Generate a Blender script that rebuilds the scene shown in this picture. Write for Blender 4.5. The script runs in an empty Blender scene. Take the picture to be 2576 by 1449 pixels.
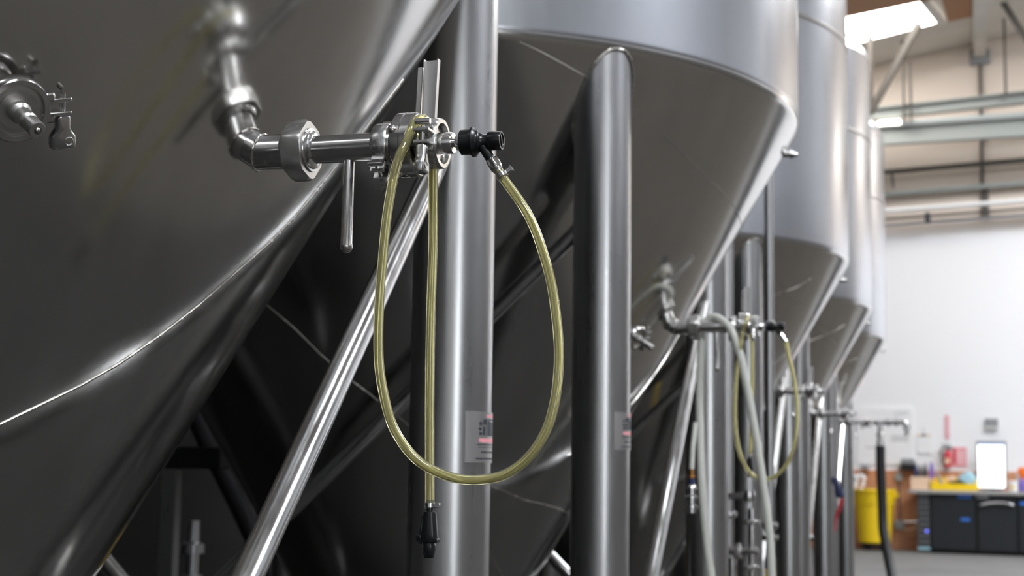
import bpy, math, random
from mathutils import Vector, Matrix
random.seed(7)
R_ = math.radians
SC = bpy.context.scene
COL = SC.collection

# ------------------------------------------------------------------ camera
CAM_H = 1.35
F_PX = 3804.13            # focal length in pixels of the 2576 px wide frame
PITCH, ROLL, ALPHA = 0.116402, 0.015652, 0.297580
cp, sp = math.cos(PITCH), math.sin(PITCH)
fh = Vector((-math.sin(ALPHA), math.cos(ALPHA), 0))
fwd = fh * cp + Vector((0, 0, sp))
rt0 = Vector((math.cos(ALPHA), math.sin(ALPHA), 0))
up0 = rt0.cross(fwd)
rt = rt0 * math.cos(ROLL) + up0 * math.sin(ROLL)
up = up0 * math.cos(ROLL) - rt0 * math.sin(ROLL)
cd = bpy.data.cameras.new('camera')
cam = bpy.data.objects.new('camera', cd)
COL.objects.link(cam)
M3 = Matrix((rt, up, -fwd)).transposed()
cam.matrix_world = Matrix.Translation((0, 0, CAM_H)) @ M3.to_4x4()
cd.sensor_width = 36.0
cd.lens = F_PX / 2576.0 * 36.0
cd.clip_start, cd.clip_end = 0.05, 200
cd.dof.use_dof = True
cd.dof.focus_distance = 2.12
cd.dof.aperture_fstop = 6.2
SC.camera = cam

# ------------------------------------------------------------------ world, exposure
w = bpy.data.worlds.new('world')
SC.world = w
w.use_nodes = True
w.node_tree.nodes['Background'].inputs[0].default_value = (0.75, 0.82, 0.95, 1)
w.node_tree.nodes['Background'].inputs[1].default_value = 0.6
SC.view_settings.view_transform = 'Standard'
SC.view_settings.look = 'None'
SC.view_settings.gamma = 1.0
SC.view_settings.use_curve_mapping = False
SC.view_settings.exposure = 0.0
E_SKY, E_DOOR, E_LAMP = 38.0, 7.0, 55.0     # added unseen skylight panels, roller door daylight, high-bay lamps

# ------------------------------------------------------------------ materials
def new_mat(name):
    m = bpy.data.materials.new(name); m.use_nodes = True
    return m, m.node_tree, m.node_tree.nodes['Principled BSDF']

def plain(name, col, rough=0.5, metal=0.0, bump=0.0, scale=40.0, vary=0.08, spec=0.5):
    m, t, b = new_mat(name)
    tc = t.nodes.new('ShaderNodeTexCoord')
    n = t.nodes.new('ShaderNodeTexNoise'); n.inputs['Scale'].default_value = scale; n.inputs['Detail'].default_value = 3
    t.links.new(tc.outputs['Object'], n.inputs['Vector'])
    r = t.nodes.new('ShaderNodeMix'); r.data_type = 'RGBA'
    lo = [max(0, c * (1 - vary)) for c in col]; hi = [min(1, c * (1 + vary)) for c in col]
    r.inputs[6].default_value = (*lo, 1); r.inputs[7].default_value = (*hi, 1)
    t.links.new(n.outputs['Fac'], r.inputs[0]); t.links.new(r.outputs[2], b.inputs['Base Color'])
    b.inputs['Roughness'].default_value = rough; b.inputs['Metallic'].default_value = metal
    b.inputs['Specular IOR Level'].default_value = spec
    if bump:
        bp = t.nodes.new('ShaderNodeBump'); bp.inputs['Strength'].default_value = bump; bp.inputs['Distance'].default_value = 0.01
        t.links.new(n.outputs['Fac'], bp.inputs['Height']); t.links.new(bp.outputs[0], b.inputs['Normal'])
    return m

def steel(name, col=(0.60, 0.59, 0.575), rough=0.2, rvar=0.08, streak=(3, 3, 0.5), bump=0.0, wave=0.0, scale=6.0):
    m, t, b = new_mat(name)
    tc = t.nodes.new('ShaderNodeTexCoord')
    mp = t.nodes.new('ShaderNodeMapping'); mp.inputs['Scale'].default_value = streak
    t.links.new(tc.outputs['Object'], mp.inputs['Vector'])
    n = t.nodes.new('ShaderNodeTexNoise'); n.inputs['Scale'].default_value = scale; n.inputs['Detail'].default_value = 5
    n.inputs['Roughness'].default_value = 0.6
    t.links.new(mp.outputs[0], n.inputs['Vector'])
    mr = t.nodes.new('ShaderNodeMapRange')
    mr.inputs[1].default_value = 0.3; mr.inputs[2].default_value = 0.7
    mr.inputs[3].default_value = rough - rvar; mr.inputs[4].default_value = rough + rvar
    t.links.new(n.outputs['Fac'], mr.inputs[0]); t.links.new(mr.outputs[0], b.inputs['Roughness'])
    mx = t.nodes.new('ShaderNodeMix'); mx.data_type = 'RGBA'
    mx.inputs[6].default_value = (*[c * 0.93 for c in col], 1); mx.inputs[7].default_value = (*[c * 1.06 for c in col], 1)
    t.links.new(n.outputs['Fac'], mx.inputs[0]); t.links.new(mx.outputs[2], b.inputs['Base Color'])
    b.inputs['Metallic'].default_value = 1.0
    nrm = None
    if wave:
        n2 = t.nodes.new('ShaderNodeTexNoise'); n2.inputs['Scale'].default_value = 2.2; n2.inputs['Detail'].default_value = 1
        t.links.new(tc.outputs['Object'], n2.inputs['Vector'])
        bp = t.nodes.new('ShaderNodeBump'); bp.inputs['Strength'].default_value = wave; bp.inputs['Distance'].default_value = 0.05
        t.links.new(n2.outputs['Fac'], bp.inputs['Height']); nrm = bp
    if bump:
        bq = t.nodes.new('ShaderNodeBump'); bq.inputs['Strength'].default_value = bump; bq.inputs['Distance'].default_value = 0.002
        t.links.new(n.outputs['Fac'], bq.inputs['Height'])
        if nrm: t.links.new(nrm.outputs[0], bq.inputs['Normal'])
        nrm = bq
    if nrm: t.links.new(nrm.outputs[0], b.inputs['Normal'])
    return m

def emit(name, col, strength):
    m, t, b = new_mat(name)
    b.inputs['Base Color'].default_value = (0.8, 0.8, 0.8, 1)
    b.inputs['Emission Color'].default_value = (*col, 1)
    b.inputs['Emission Strength'].default_value = strength
    return m

def clear(name, col, rough=0.04, ior=1.42, trans=1.0):
    m, t, b = new_mat(name)
    b.inputs['Base Color'].default_value = (*col, 1)
    b.inputs['Roughness'].default_value = rough
    b.inputs['IOR'].default_value = ior
    b.inputs['Transmission Weight'].default_value = trans
    return m

def banded_wall(name, zlo=5.45, zhi=5.75, lower=(0.83, 0.83, 0.85), upper=(0.78, 0.68, 0.59)):
    m, t, b = new_mat(name)
    tc = t.nodes.new('ShaderNodeTexCoord')
    sx = t.nodes.new('ShaderNodeSeparateXYZ'); t.links.new(tc.outputs['Object'], sx.inputs[0])
    n = t.nodes.new('ShaderNodeTexNoise'); n.inputs['Scale'].default_value = 1.5
    t.links.new(tc.outputs['Object'], n.inputs['Vector'])
    ad = t.nodes.new('ShaderNodeMath'); ad.operation = 'MULTIPLY_ADD'
    t.links.new(n.outputs['Fac'], ad.inputs[0]); ad.inputs[1].default_value = 0.15; t.links.new(sx.outputs[2], ad.inputs[2])
    mr = t.nodes.new('ShaderNodeMapRange'); mr.inputs[1].default_value = zlo; mr.inputs[2].default_value = zhi
    t.links.new(ad.outputs[0], mr.inputs[0])
    mx = t.nodes.new('ShaderNodeMix'); mx.data_type = 'RGBA'
    mx.inputs[6].default_value = (*lower, 1); mx.inputs[7].default_value = (*upper, 1)
    t.links.new(mr.outputs[0], mx.inputs[0]); t.links.new(mx.outputs[2], b.inputs['Base Color'])
    b.inputs['Roughness'].default_value = 0.7
    return m

def wood(name, c1, c2, scale=(1, 8, 8)):
    m, t, b = new_mat(name)
    tc = t.nodes.new('ShaderNodeTexCoord'); mp = t.nodes.new('ShaderNodeMapping'); mp.inputs['Scale'].default_value = scale
    t.links.new(tc.outputs['Object'], mp.inputs[0])
    n = t.nodes.new('ShaderNodeTexNoise'); n.inputs['Scale'].default_value = 4; n.inputs['Detail'].default_value = 6
    t.links.new(mp.outputs[0], n.inputs['Vector'])
    mx = t.nodes.new('ShaderNodeMix'); mx.data_type = 'RGBA'
    mx.inputs[6].default_value = (*c1, 1); mx.inputs[7].default_value = (*c2, 1)
    t.links.new(n.outputs['Fac'], mx.inputs[0]); t.links.new(mx.outputs[2], b.inputs['Base Color'])
    b.inputs['Roughness'].default_value = 0.6
    return m

def concrete(name):
    # near floor darkened in colour to dim the cone reflections, pale before the far bench
    m, t, b = new_mat(name)
    tc = t.nodes.new('ShaderNodeTexCoord')
    n = t.nodes.new('ShaderNodeTexNoise'); n.inputs['Scale'].default_value = 0.9; n.inputs['Detail'].default_value = 8
    t.links.new(tc.outputs['Object'], n.inputs['Vector'])
    def mix(c1, c2):
        mx = t.nodes.new('ShaderNodeMix'); mx.data_type = 'RGBA'
        mx.inputs[6].default_value = (*c1, 1); mx.inputs[7].default_value = (*c2, 1); return mx
    dk = mix((0.048, 0.043, 0.037), (0.088, 0.080, 0.070)); tank_shade = mix((0.022, 0.021, 0.020), (0.046, 0.044, 0.042)); pl = mix((0.12, 0.118, 0.115), (0.20, 0.197, 0.195))
    t.links.new(n.outputs['Fac'], dk.inputs[0]); t.links.new(n.outputs['Fac'], tank_shade.inputs[0]); t.links.new(n.outputs['Fac'], pl.inputs[0])
    sx = t.nodes.new('ShaderNodeSeparateXYZ'); t.links.new(tc.outputs['Object'], sx.inputs[0])
    st = t.nodes.new('ShaderNodeMath'); st.operation = 'GREATER_THAN'; st.inputs[1].default_value = 19.0
    t.links.new(sx.outputs[1], st.inputs[0])
    mx = mix((0, 0, 0), (0, 0, 0)); t.links.new(st.outputs[0], mx.inputs[0]); 
    px = t.nodes.new('ShaderNodeMath'); px.operation = 'LESS_THAN'; px.inputs[1].default_value = 0.95   # floor colour darkened to imitate shade under and beside the tanks
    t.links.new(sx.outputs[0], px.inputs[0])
    m2 = mix((0, 0, 0), (0, 0, 0)); t.links.new(px.outputs[0], m2.inputs[0]); t.links.new(dk.outputs[2], m2.inputs[6]); t.links.new(tank_shade.outputs[2], m2.inputs[7])
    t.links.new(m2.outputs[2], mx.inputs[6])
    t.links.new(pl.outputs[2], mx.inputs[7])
    t.links.new(mx.outputs[2], b.inputs['Base Color'])
    b.inputs['Roughness'].default_value = 0.85
    b.inputs['Specular IOR Level'].default_value = 0.15
    return m

M = dict(
    cone=steel('brushed_cone_steel', (0.60, 0.588, 0.57), rough=0.14, rvar=0.03, streak=(2, 2, 0.5), wave=0.03),
    shell=steel('tank_shell_steel', (0.52, 0.53, 0.555), rough=0.25, rvar=0.02, streak=(3, 3, 0.3), wave=0.04),
    leg=steel('satin_leg_steel', (0.47, 0.468, 0.468), rough=0.30, rvar=0.04, streak=(4, 4, 0.4), bump=0.03),
    brace=steel('bright_brace_steel', (0.62, 0.62, 0.62), rough=0.17, rvar=0.05),
    seam=steel('weld_seam_steel', (0.66, 0.64, 0.60), rough=0.25, rvar=0.08, scale=60, streak=(1, 1, 1)),
    darkseam=steel('ground_weld_steel', (0.30, 0.28, 0.26), rough=0.4, rvar=0.05),
    fit=steel('polished_fitting_steel', (0.66, 0.65, 0.64), rough=0.16, rvar=0.06, scale=40, streak=(1, 1, 1), bump=0.02),
    cast=steel('cast_fitting_steel', (0.58, 0.575, 0.56), rough=0.26, rvar=0.05, scale=120, streak=(1, 1, 1), bump=0.02),
    dkcast=steel('dull_forged_steel', (0.52, 0.51, 0.49), rough=0.36, rvar=0.06, scale=120, streak=(1, 1, 1), bump=0.03),
    black=plain('black_plastic', (0.005, 0.006, 0.007), 0.28, spec=0.5),
    rubber=plain('black_rubber', (0.012, 0.012, 0.014), 0.5),
    hose=clear('yellowed_clear_vinyl', (0.91, 0.87, 0.52), 0.07, 1.40, 0.90),
    greyhose=plain('grey_translucent_hose', (0.55, 0.55, 0.50), 0.35),
    wall=banded_wall('painted_far_wall'),
    sidewall=plain('pale_side_wall', (0.66, 0.66, 0.66), 0.8, scale=2),
    rightwall=banded_wall('two_tone_side_wall', 4.9, 5.3, (0.10, 0.095, 0.092), (0.40, 0.405, 0.425)),  # unseen wall, tones split to shape the reflections in legs and shells
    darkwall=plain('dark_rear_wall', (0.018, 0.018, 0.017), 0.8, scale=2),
    ceil=plain('pale_ceiling', (0.72, 0.69, 0.64), 0.8, scale=2),
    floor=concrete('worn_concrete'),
    ply=wood('orange_plywood', (0.50, 0.22, 0.11), (0.62, 0.31, 0.17)),
    timber=wood('brown_timber', (0.30, 0.13, 0.05), (0.42, 0.20, 0.09)),
    pine=wood('pale_pine', (0.75, 0.52, 0.36), (0.85, 0.62, 0.45)),
    paint=plain('pale_grey_paint', (0.34, 0.36, 0.34), 0.5),
    tan=plain('tan_paint', (0.10, 0.088, 0.074), 0.55),
    outlet=plain('pale_grey_outlet', (0.40, 0.44, 0.44), 0.5),
    palepink=plain('pale_pink_print', (0.82, 0.52, 0.56), 0.6),
    white=plain('white_plastic', (0.80, 0.80, 0.80), 0.4),
    paper=plain('white_paper', (0.82, 0.82, 0.83), 0.8),
    red=plain('red_paint', (0.55, 0.03, 0.05), 0.35),
    pink=plain('faded_red_print', (0.75, 0.30, 0.34), 0.6),
    yellow=plain('yellow_plastic', (0.90, 0.62, 0.012), 0.45),
    chest=plain('charcoal_powder_coat', (0.018, 0.021, 0.024), 0.4),
    drawer=plain('dark_grey_drawer', (0.055, 0.055, 0.06), 0.4),
    top=plain('grey_worktop', (0.36, 0.35, 0.34), 0.45),
    blue=plain('blue_label', (0.04, 0.16, 0.55), 0.4),
    led=emit('blue_lamp_glow', (0.02, 0.06, 1.0), 3.0),
    ltblue=plain('pale_blue_cloth', (0.30, 0.48, 0.56), 0.85),
    silver=steel('silver_trim', (0.75, 0.75, 0.78), rough=0.3, rvar=0.03),
    grey=plain('mid_grey_plastic', (0.25, 0.26, 0.27), 0.5),
    orange=plain('orange_plastic', (0.85, 0.16, 0.02), 0.4),
    purple=plain('purple_plastic', (0.16, 0.10, 0.42), 0.4),
    navy=plain('navy_rubber', (0.015, 0.025, 0.085), 0.5),
    ink=plain('dark_print', (0.03, 0.035, 0.045), 0.5),
    plate=steel('label_plate_metal', (0.50, 0.488, 0.48), rough=0.42, rvar=0.03),
    screen=emit('lit_screen', (0.93, 0.97, 1.0), 2.2),
    sky=emit('added_skylight', (0.95, 0.97, 1.0), E_SKY),
    skyfar=emit('hazy_skylight', (1.0, 0.96, 0.92), 10.0),
    skymid=emit('added_skylight_dim', (0.93, 0.96, 1.0), E_SKY * 0.2),  # added panels, kept weak to even out the light on the cones
    skynear=emit('added_skylight_bright', (0.90, 0.94, 1.0), E_SKY * 1.7),  # added panels, strength raised to brighten the tank shells
    door=emit('daylit_doorway', (0.90, 0.95, 1.0), E_DOOR),
    tube=emit('lamp_glow', (1.0, 0.98, 0.92), E_LAMP),
    copper=plain('brass_fitting', (0.45, 0.22, 0.07), 0.35, metal=1.0),
)

# ------------------------------------------------------------------ mesh builder
def frame(axis, ref=None):
    a = Vector(axis).normalized()
    r = Vector(ref) if ref is not None else (Vector((0, 0, 1)) if abs(a.z) < 0.9 else Vector((1, 0, 0)))
    x = (r - a * r.dot(a)).normalized()
    return x, a.cross(x), a

class MB:
    def __init__(s): s.v, s.f, s.m = [], [], []
    def add(s, vs, fs, mi=0):
        o = len(s.v); s.v += [Vector(p) for p in vs]; s.f += [tuple(i + o for i in f) for f in fs]; s.m += [mi] * len(fs); return s
    def lathe(s, prof, org=(0, 0, 0), axis=(1, 0, 0), seg=40, ref=None, mi=0, caps=True):
        x, y, a = frame(axis, ref); org = Vector(org); vs, fs = [], []
        for (d, r) in prof:
            for k in range(seg):
                t = 2 * math.pi * k / seg
                vs.append(org + a * d + (x * math.cos(t) + y * math.sin(t)) * r)
        n = len(prof)
        for i in range(n - 1):
            for k in range(seg):
                k2 = (k + 1) % seg
                fs.append((i * seg + k, i * seg + k2, (i + 1) * seg + k2, (i + 1) * seg + k))
        if caps:
            fs.append(tuple(reversed(range(seg)))); fs.append(tuple((n - 1) * seg + k for k in range(seg)))
        return s.add(vs, fs, mi)
    def cyl(s, p0, p1, r, seg=24, r2=None, mi=0):
        p0, p1 = Vector(p0), Vector(p1); return s.lathe([(0, r), ((p1 - p0).length, r if r2 is None else r2)], p0, p1 - p0, seg, mi=mi)
    def ball(s, c, r, seg=16, mi=0, axis=(0, 0, 1), sq=1.0):
        n = 9; return s.lathe([(-r * sq * math.cos(math.pi * i / n), max(1e-5, r * math.sin(math.pi * i / n))) for i in range(n + 1)], c, axis, seg, mi=mi)
    def tube(s, pts, r, seg=14, mi=0, flip=False, caps=True):
        pts = [Vector(p) for p in pts]; n = len(pts); vs, fs = [], []
        tan = [(pts[min(i + 1, n - 1)] - pts[max(i - 1, 0)]).normalized() for i in range(n)]
        x, y, _ = frame(tan[0])
        for i in range(n):
            x = (x - tan[i] * x.dot(tan[i])).normalized(); y = tan[i].cross(x)
            rr = r[i] if isinstance(r, (list, tuple)) else r
            for k in range(seg):
                t = 2 * math.pi * k / seg; vs.append(pts[i] + (x * math.cos(t) + y * math.sin(t)) * rr)
        for i in range(n - 1):
            for k in range(seg):
                k2 = (k + 1) % seg; q = (i * seg + k, i * seg + k2, (i + 1) * seg + k2, (i + 1) * seg + k)
                fs.append(tuple(reversed(q)) if flip else q)
        if caps: fs += [tuple(reversed(range(seg))), tuple((n - 1) * seg + k for k in range(seg))]
        return s.add(vs, fs, mi)
    def pipe_wall(s, pts, ro, ri, seg=18):
        s.tube(pts, ro, seg, caps=False); s.tube(pts, ri, seg, flip=True, caps=False)
        n = len(pts); o2 = len(s.v) - n * seg; o1 = o2 - n * seg
        for base, rev in ((0, False), ((n - 1) * seg, True)):
            for k in range(seg):
                k2 = (k + 1) % seg; q = (o1 + base + k, o2 + base + k, o2 + base + k2, o1 + base + k2)
                s.f.append(tuple(reversed(q)) if rev else q); s.m.append(0)
        return s
    def box(s, c, size, rot=None, mi=0, bev=0.0):
        c = Vector(c); h = Vector(size) * 0.5; b = min(bev, *(q * 0.49 for q in h))
        rot = rot or Matrix.Identity(3)
        if b <= 0:
            vs = [c + rot @ Vector((sx * h.x, sy * h.y, sz * h.z)) for sx in (-1, 1) for sy in (-1, 1) for sz in (-1, 1)]
            fs = [(0, 1, 3, 2), (4, 6, 7, 5), (0, 4, 5, 1), (2, 3, 7, 6), (0, 2, 6, 4), (1, 5, 7, 3)]
            return s.add(vs, fs, mi)
        # bevelled: rounded outline in local xz, stepped along y
        vs, fs = [], []
        def ring(ix, iz, y):
            o = []
            for cx, cz, a0 in ((1, 1, 0), (-1, 1, 90), (-1, -1, 180), (1, -1, 270)):
                for j in range(4):
                    a = R_(a0 + 30 * j); o.append(Vector((cx * (h.x - b) + (b - ix) * math.cos(a), y, cz * (h.z - b) + (b - iz) * math.sin(a))))
            return o
        rings = [ring(b * .6, b * .6, -h.y), ring(0, 0, -h.y + b * .6), ring(0, 0, h.y - b * .6), ring(b * .6, b * .6, h.y)]
        for r in rings: vs += [c + rot @ p for p in r]
        for i in range(3):
            for k in range(16):
                k2 = (k + 1) % 16; fs.append((i * 16 + k, (i + 1) * 16 + k, (i + 1) * 16 + k2, i * 16 + k2))
        fs.append(tuple(range(16))); fs.append(tuple(reversed(range(48, 64))))
        return s.add(vs, fs, mi)
    def prism(s, poly, org, ex, ey, dep, mi=0):
        org, ex, ey, dep = Vector(org), Vector(ex), Vector(ey), Vector(dep); n = len(poly)
        vs = [org + ex * a + ey * b for a, b in poly] + [org + ex * a + ey * b + dep for a, b in poly]
        fs = [tuple(reversed(range(n))), tuple(range(n, 2 * n))] + [(i, (i + 1) % n, n + (i + 1) % n, n + i) for i in range(n)]
        return s.add(vs, fs, mi)
    def loft(s, secs, org, axis, ref, seg=24, e=2.6, mi=0):
        x, y, a = frame(axis, ref); org = Vector(org); vs, fs = [], []
        for (d, wa, wb) in secs:
            for k in range(seg):
                t = 2 * math.pi * k / seg; ct, st = math.cos(t), math.sin(t)
                px = wa * math.copysign(abs(ct) ** (2 / e), ct); py = wb * math.copysign(abs(st) ** (2 / e), st)
                vs.append(org + a * d + x * px + y * py)
        n = len(secs)
        for i in range(n - 1):
            for k in range(seg):
                k2 = (k + 1) % seg; fs.append((i * seg + k, i * seg + k2, (i + 1) * seg + k2, (i + 1) * seg + k))
        fs += [tuple(reversed(range(seg))), tuple((n - 1) * seg + k for k in range(seg))]
        return s.add(vs, fs, mi)
    def hexnut(s, org, axis, Rc, L, rot=0.0, ref=None, ch=0.12, mi=0, bore=0.0):
        # hexagonal prism with chamfered corners at both faces
        x, y, a = frame(axis, ref); org = Vector(org); vs, fs = [], []; n = 36
        def hexr(t, lim):
            q = (t - R_(rot)) % R_(60) - R_(30); return min(Rc * math.cos(R_(30)) / math.cos(q), lim)
        lims = [(0, Rc * (1 - ch)), (L * 0.12, Rc), (L * 0.88, Rc), (L, Rc * (1 - ch))]
        for d, lim in lims:
            for k in range(n):
                t = 2 * math.pi * k / n + R_(rot); r = hexr(t, lim); vs.append(org + a * d + (x * math.cos(t) + y * math.sin(t)) * r)
        for i in range(3):
            for k in range(n):
                k2 = (k + 1) % n; fs.append((i * n + k, i * n + k2, (i + 1) * n + k2, (i + 1) * n + k))
        fs += [tuple(reversed(range(n))), tuple(3 * n + k for k in range(n))]
        return s.add(vs, fs, mi)
    def build(s, name, mats, parent=None, ang=38, shift=None, smooth=True):
        me = bpy.data.meshes.new(name)
        sh = Vector(shift) if shift is not None else None
        me.from_pydata([tuple(p - sh) if sh else tuple(p) for p in s.v], [], s.f)
        for mm in (mats if isinstance(mats, (list, tuple)) else [mats]): me.materials.append(mm)
        for p, i in zip(me.polygons, s.m): p.material_index = i
        me.validate(); me.update()
        if smooth:
            me.shade_smooth(); me.set_sharp_from_angle(angle=R_(ang))
        o = bpy.data.objects.new(name, me); COL.objects.link(o)
        if parent is not None: o.parent = parent
        elif sh: o.location = sh
        return o

def tag(o, label, cat, group=None, kind=None):
    if label: o['label'] = label
    if cat: o['category'] = cat
    if group: o['group'] = group
    if kind: o['kind'] = kind
    return o
def thing(name, loc, label, cat, group=None, rot=None):
    o = bpy.data.objects.new(name, None); COL.objects.link(o); o.location = loc
    o.empty_display_size = 0.1
    if rot is not None: o.rotation_euler = rot
    return tag(o, label, cat, group)
def struct(o): o['kind'] = 'structure'; return o
def copy_tree(o, loc=None, label=None, rot=None, parent=None, skip=()):
    c = o.copy(); COL.objects.link(c); c.parent = parent
    if loc is not None: c.location = loc
    if rot is not None: c.rotation_euler = rot
    if label: c['label'] = label
    for ch in list(o.children):
        if ch.name.split('.')[0] in skip: continue
        copy_tree(ch, parent=c, skip=skip)
    return c
def spline(pts, sub=8):
    P = [Vector(p) for p in pts]; P = [P[0] * 2 - P[1]] + P + [P[-1] * 2 - P[-2]]; out = []
    for i in range(1, len(P) - 2):
        for j in range(sub):
            t = j / sub; a, b, c, d = P[i - 1], P[i], P[i + 1], P[i + 2]
            out.append(0.5 * ((2 * b) + (c - a) * t + (2 * a - 5 * b + 4 * c - d) * t * t + (3 * b - a - 3 * c + d) * t ** 3))
    out.append(P[-2]); return out
def text_mesh(name, body, size, mat, loc, rot, parent=None, depth=0.002):
    cu = bpy.data.curves.new(name, 'FONT'); cu.body = body; cu.size = size; cu.extrude = depth; cu.align_x = 'CENTER'; cu.align_y = 'CENTER'
    ob = bpy.data.objects.new(name, cu); COL.objects.link(ob)
    dg = bpy.context.evaluated_depsgraph_get(); me = bpy.data.meshes.new_from_object(ob.evaluated_get(dg))
    bpy.data.objects.remove(ob); o = bpy.data.objects.new(name, me); COL.objects.link(o)
    me.materials.clear(); me.materials.append(mat); o.location = loc; o.rotation_euler = rot
    if parent is not None: o.parent = parent
    return o

# ------------------------------------------------------------------ the far wall's own frame: u along it, out towards us
YAW = R_(9)
def wpos(u, out, z): return Vector((-0.97 + u * math.cos(YAW) - out * math.sin(YAW), 27.2 - u * math.sin(YAW) - out * math.cos(YAW), z))
WROT = (0, 0, -YAW)
def wthing(name, u, out, z, label, cat, group=None): return thing(name, wpos(u, out, z), label, cat, group, WROT)

# ------------------------------------------------------------------ room
def ceil_z(x): return CAM_H + 7.45 + 0.12 * x
XL, XR, YB = -6.6, 13.0, -11.0
def quad(name, pts, mat):
    a, b, c, d = [Vector(p) for p in pts]
    return struct(MB().add([a, b, c, d], [(0, 1, 2, 3)]).build(name, mat, smooth=False))
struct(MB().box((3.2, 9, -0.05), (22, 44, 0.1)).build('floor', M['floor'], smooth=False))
wf = MB().box((2.5, 0.1, 4.9), (24, 0.2, 9.9)).build('wall_far', M['wall'], smooth=False)
wf.location = wpos(0, 0, 0); wf.rotation_euler = WROT; struct(wf)
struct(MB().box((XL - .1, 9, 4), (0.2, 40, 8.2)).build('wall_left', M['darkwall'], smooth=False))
struct(MB().box((XR + .1, 7, 5), (0.2, 36, 10.4)).build('wall_right', M['rightwall'], smooth=False))
wb = MB()
wb.box((0.4, YB - .1, 5), (14.2, 0.2, 10.6)); wb.box((11.8, YB - .1, 5), (2.6, 0.2, 10.6))
wb.box((9.0, YB - .1, 7.6), (3.2, 0.2, 5.4)); wb.box((9.0, YB - .1, 0.2), (3.2, 0.2, 0.5))
struct(wb.build('wall_back', M['sidewall'], smooth=False))
struct(MB().box((9.0, YB - .12, 2.7), (3.1, 0.05, 4.6)).build('window_1', M['door'], smooth=False))
cm = MB(); cm.add([(XL - .5, YB - 1, ceil_z(XL - .5)), (XR + .5, YB - 1, ceil_z(XR + .5)), (XR + .5, 31, ceil_z(XR + .5)), (XL - .5, 31, ceil_z(XL - .5))], [(3, 2, 1, 0)])
struct(cm.build('ceiling', M['ceil'], smooth=False))
def ceil_panel(name, x0, x1, y0, y1, drop, th, mat):
    mb = MB(); vs = []
    for z in (-drop, -drop - th):
        vs += [(x0, y0, ceil_z(x0) + z), (x1, y0, ceil_z(x1) + z), (x1, y1, ceil_z(x1) + z), (x0, y1, ceil_z(x0) + z)]
    mb.add(vs, [(0, 1, 2, 3), (7, 6, 5, 4), (0, 4, 5, 1), (1, 5, 6, 2), (2, 6, 7, 3), (3, 7, 4, 0)])
    return mb.build(name, mat, smooth=False)
def ceil_quad(name, pts, mat, drop=.02):
    mb = MB(); vs = [(x, y, ceil_z(x) - drop) for x, y in pts] + [(x, y, ceil_z(x) - drop + .015) for x, y in pts]
    mb.add(vs, [(3, 2, 1, 0), (4, 5, 6, 7), (0, 1, 5, 4), (1, 2, 6, 5), (2, 3, 7, 6), (3, 0, 4, 7)]); return struct(mb.build(name, mat, smooth=False))
ceil_quad('window_2', [(-4.2, 24.25), (-.72, 23.92), (-.46, 25.29), (-4.2, 26.3)], M['skyfar'])
for k, (x0, x1, y0, y1, mt) in enumerate(((1.6, 5.2, 20.5, 22.1, 'sky'), (6.5, 10.0, 19.5, 21.1, 'sky'), (1.6, 5.2, 16, 17.6, 'sky'), (6.5, 10, 13, 14.6, 'skymid'), (1.6, 5.2, 9, 10.6, 'skymid'), (6.5, 10, 4, 5.6, 'skynear'), (1.6, 5.2, -4, -2.4, 'skynear'))):
    struct(ceil_panel('window_%d' % (k + 3), x0, x1, y0, y1, 0.02, 0.03, M[mt]))  # unseen skylights added to light the tanks and the far wall
# timber deck strips round the far skylight
ceil_quad('trim_1', [(-4.4, 22.6), (.05, 22.3), (.05, 23.84), (-4.4, 24.23)], M['timber'], .05)
ceil_quad('trim_2', [(-.38, 23.9), (.08, 23.86), (.08, 25.22), (-.30, 25.28)], M['timber'], .05)
ceil_quad('trim_3', [(-.70, 23.88), (-.56, 23.86), (-.32, 25.26), (-.46, 25.30)], M['ceil'], .07)

# ------------------------------------------------------------------ fermenters
RT, HS, GA = 1.3813, CAM_H + 1.2236, 0.51979
TG = math.tan(GA)
RL, DL = 1.2933, 0.085
def cone_r(z): return RT - (HS - z) * TG
def cone_pt(a, z, off=0.0):
    r = cone_r(z) + off * math.cos(GA)
    return Vector((r * math.sin(R_(a)), r * math.cos(R_(a)), z - off * math.sin(GA)))   # angle from +Y (along the row) towards +X (aisle)
TOPZ = CAM_H + 3.15
TANKS = [(-1.9575, 2.0644), (-1.9575, 5.2140), (-2.079, 9.01), (-2.121, 11.81), (-2.168, 14.62)]

def seam(t, pts, r=0.0014, name='weld_seam', mat='seam'):
    P = []
    for (a0, z0), (a1, z1) in zip(pts, pts[1:]):
        n = max(2, int(abs(a1 - a0) / 1.5))
        for j in range(n): P.append(cone_pt(a0 + (a1 - a0) * j / n, CAM_H + z0 + (z1 - z0) * j / n, 0.0004))
    P.append(cone_pt(pts[-1][0], CAM_H + pts[-1][1], 0.0004))
    return MB().tube(P, r, 8).build(name, M[mat], t)

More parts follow.
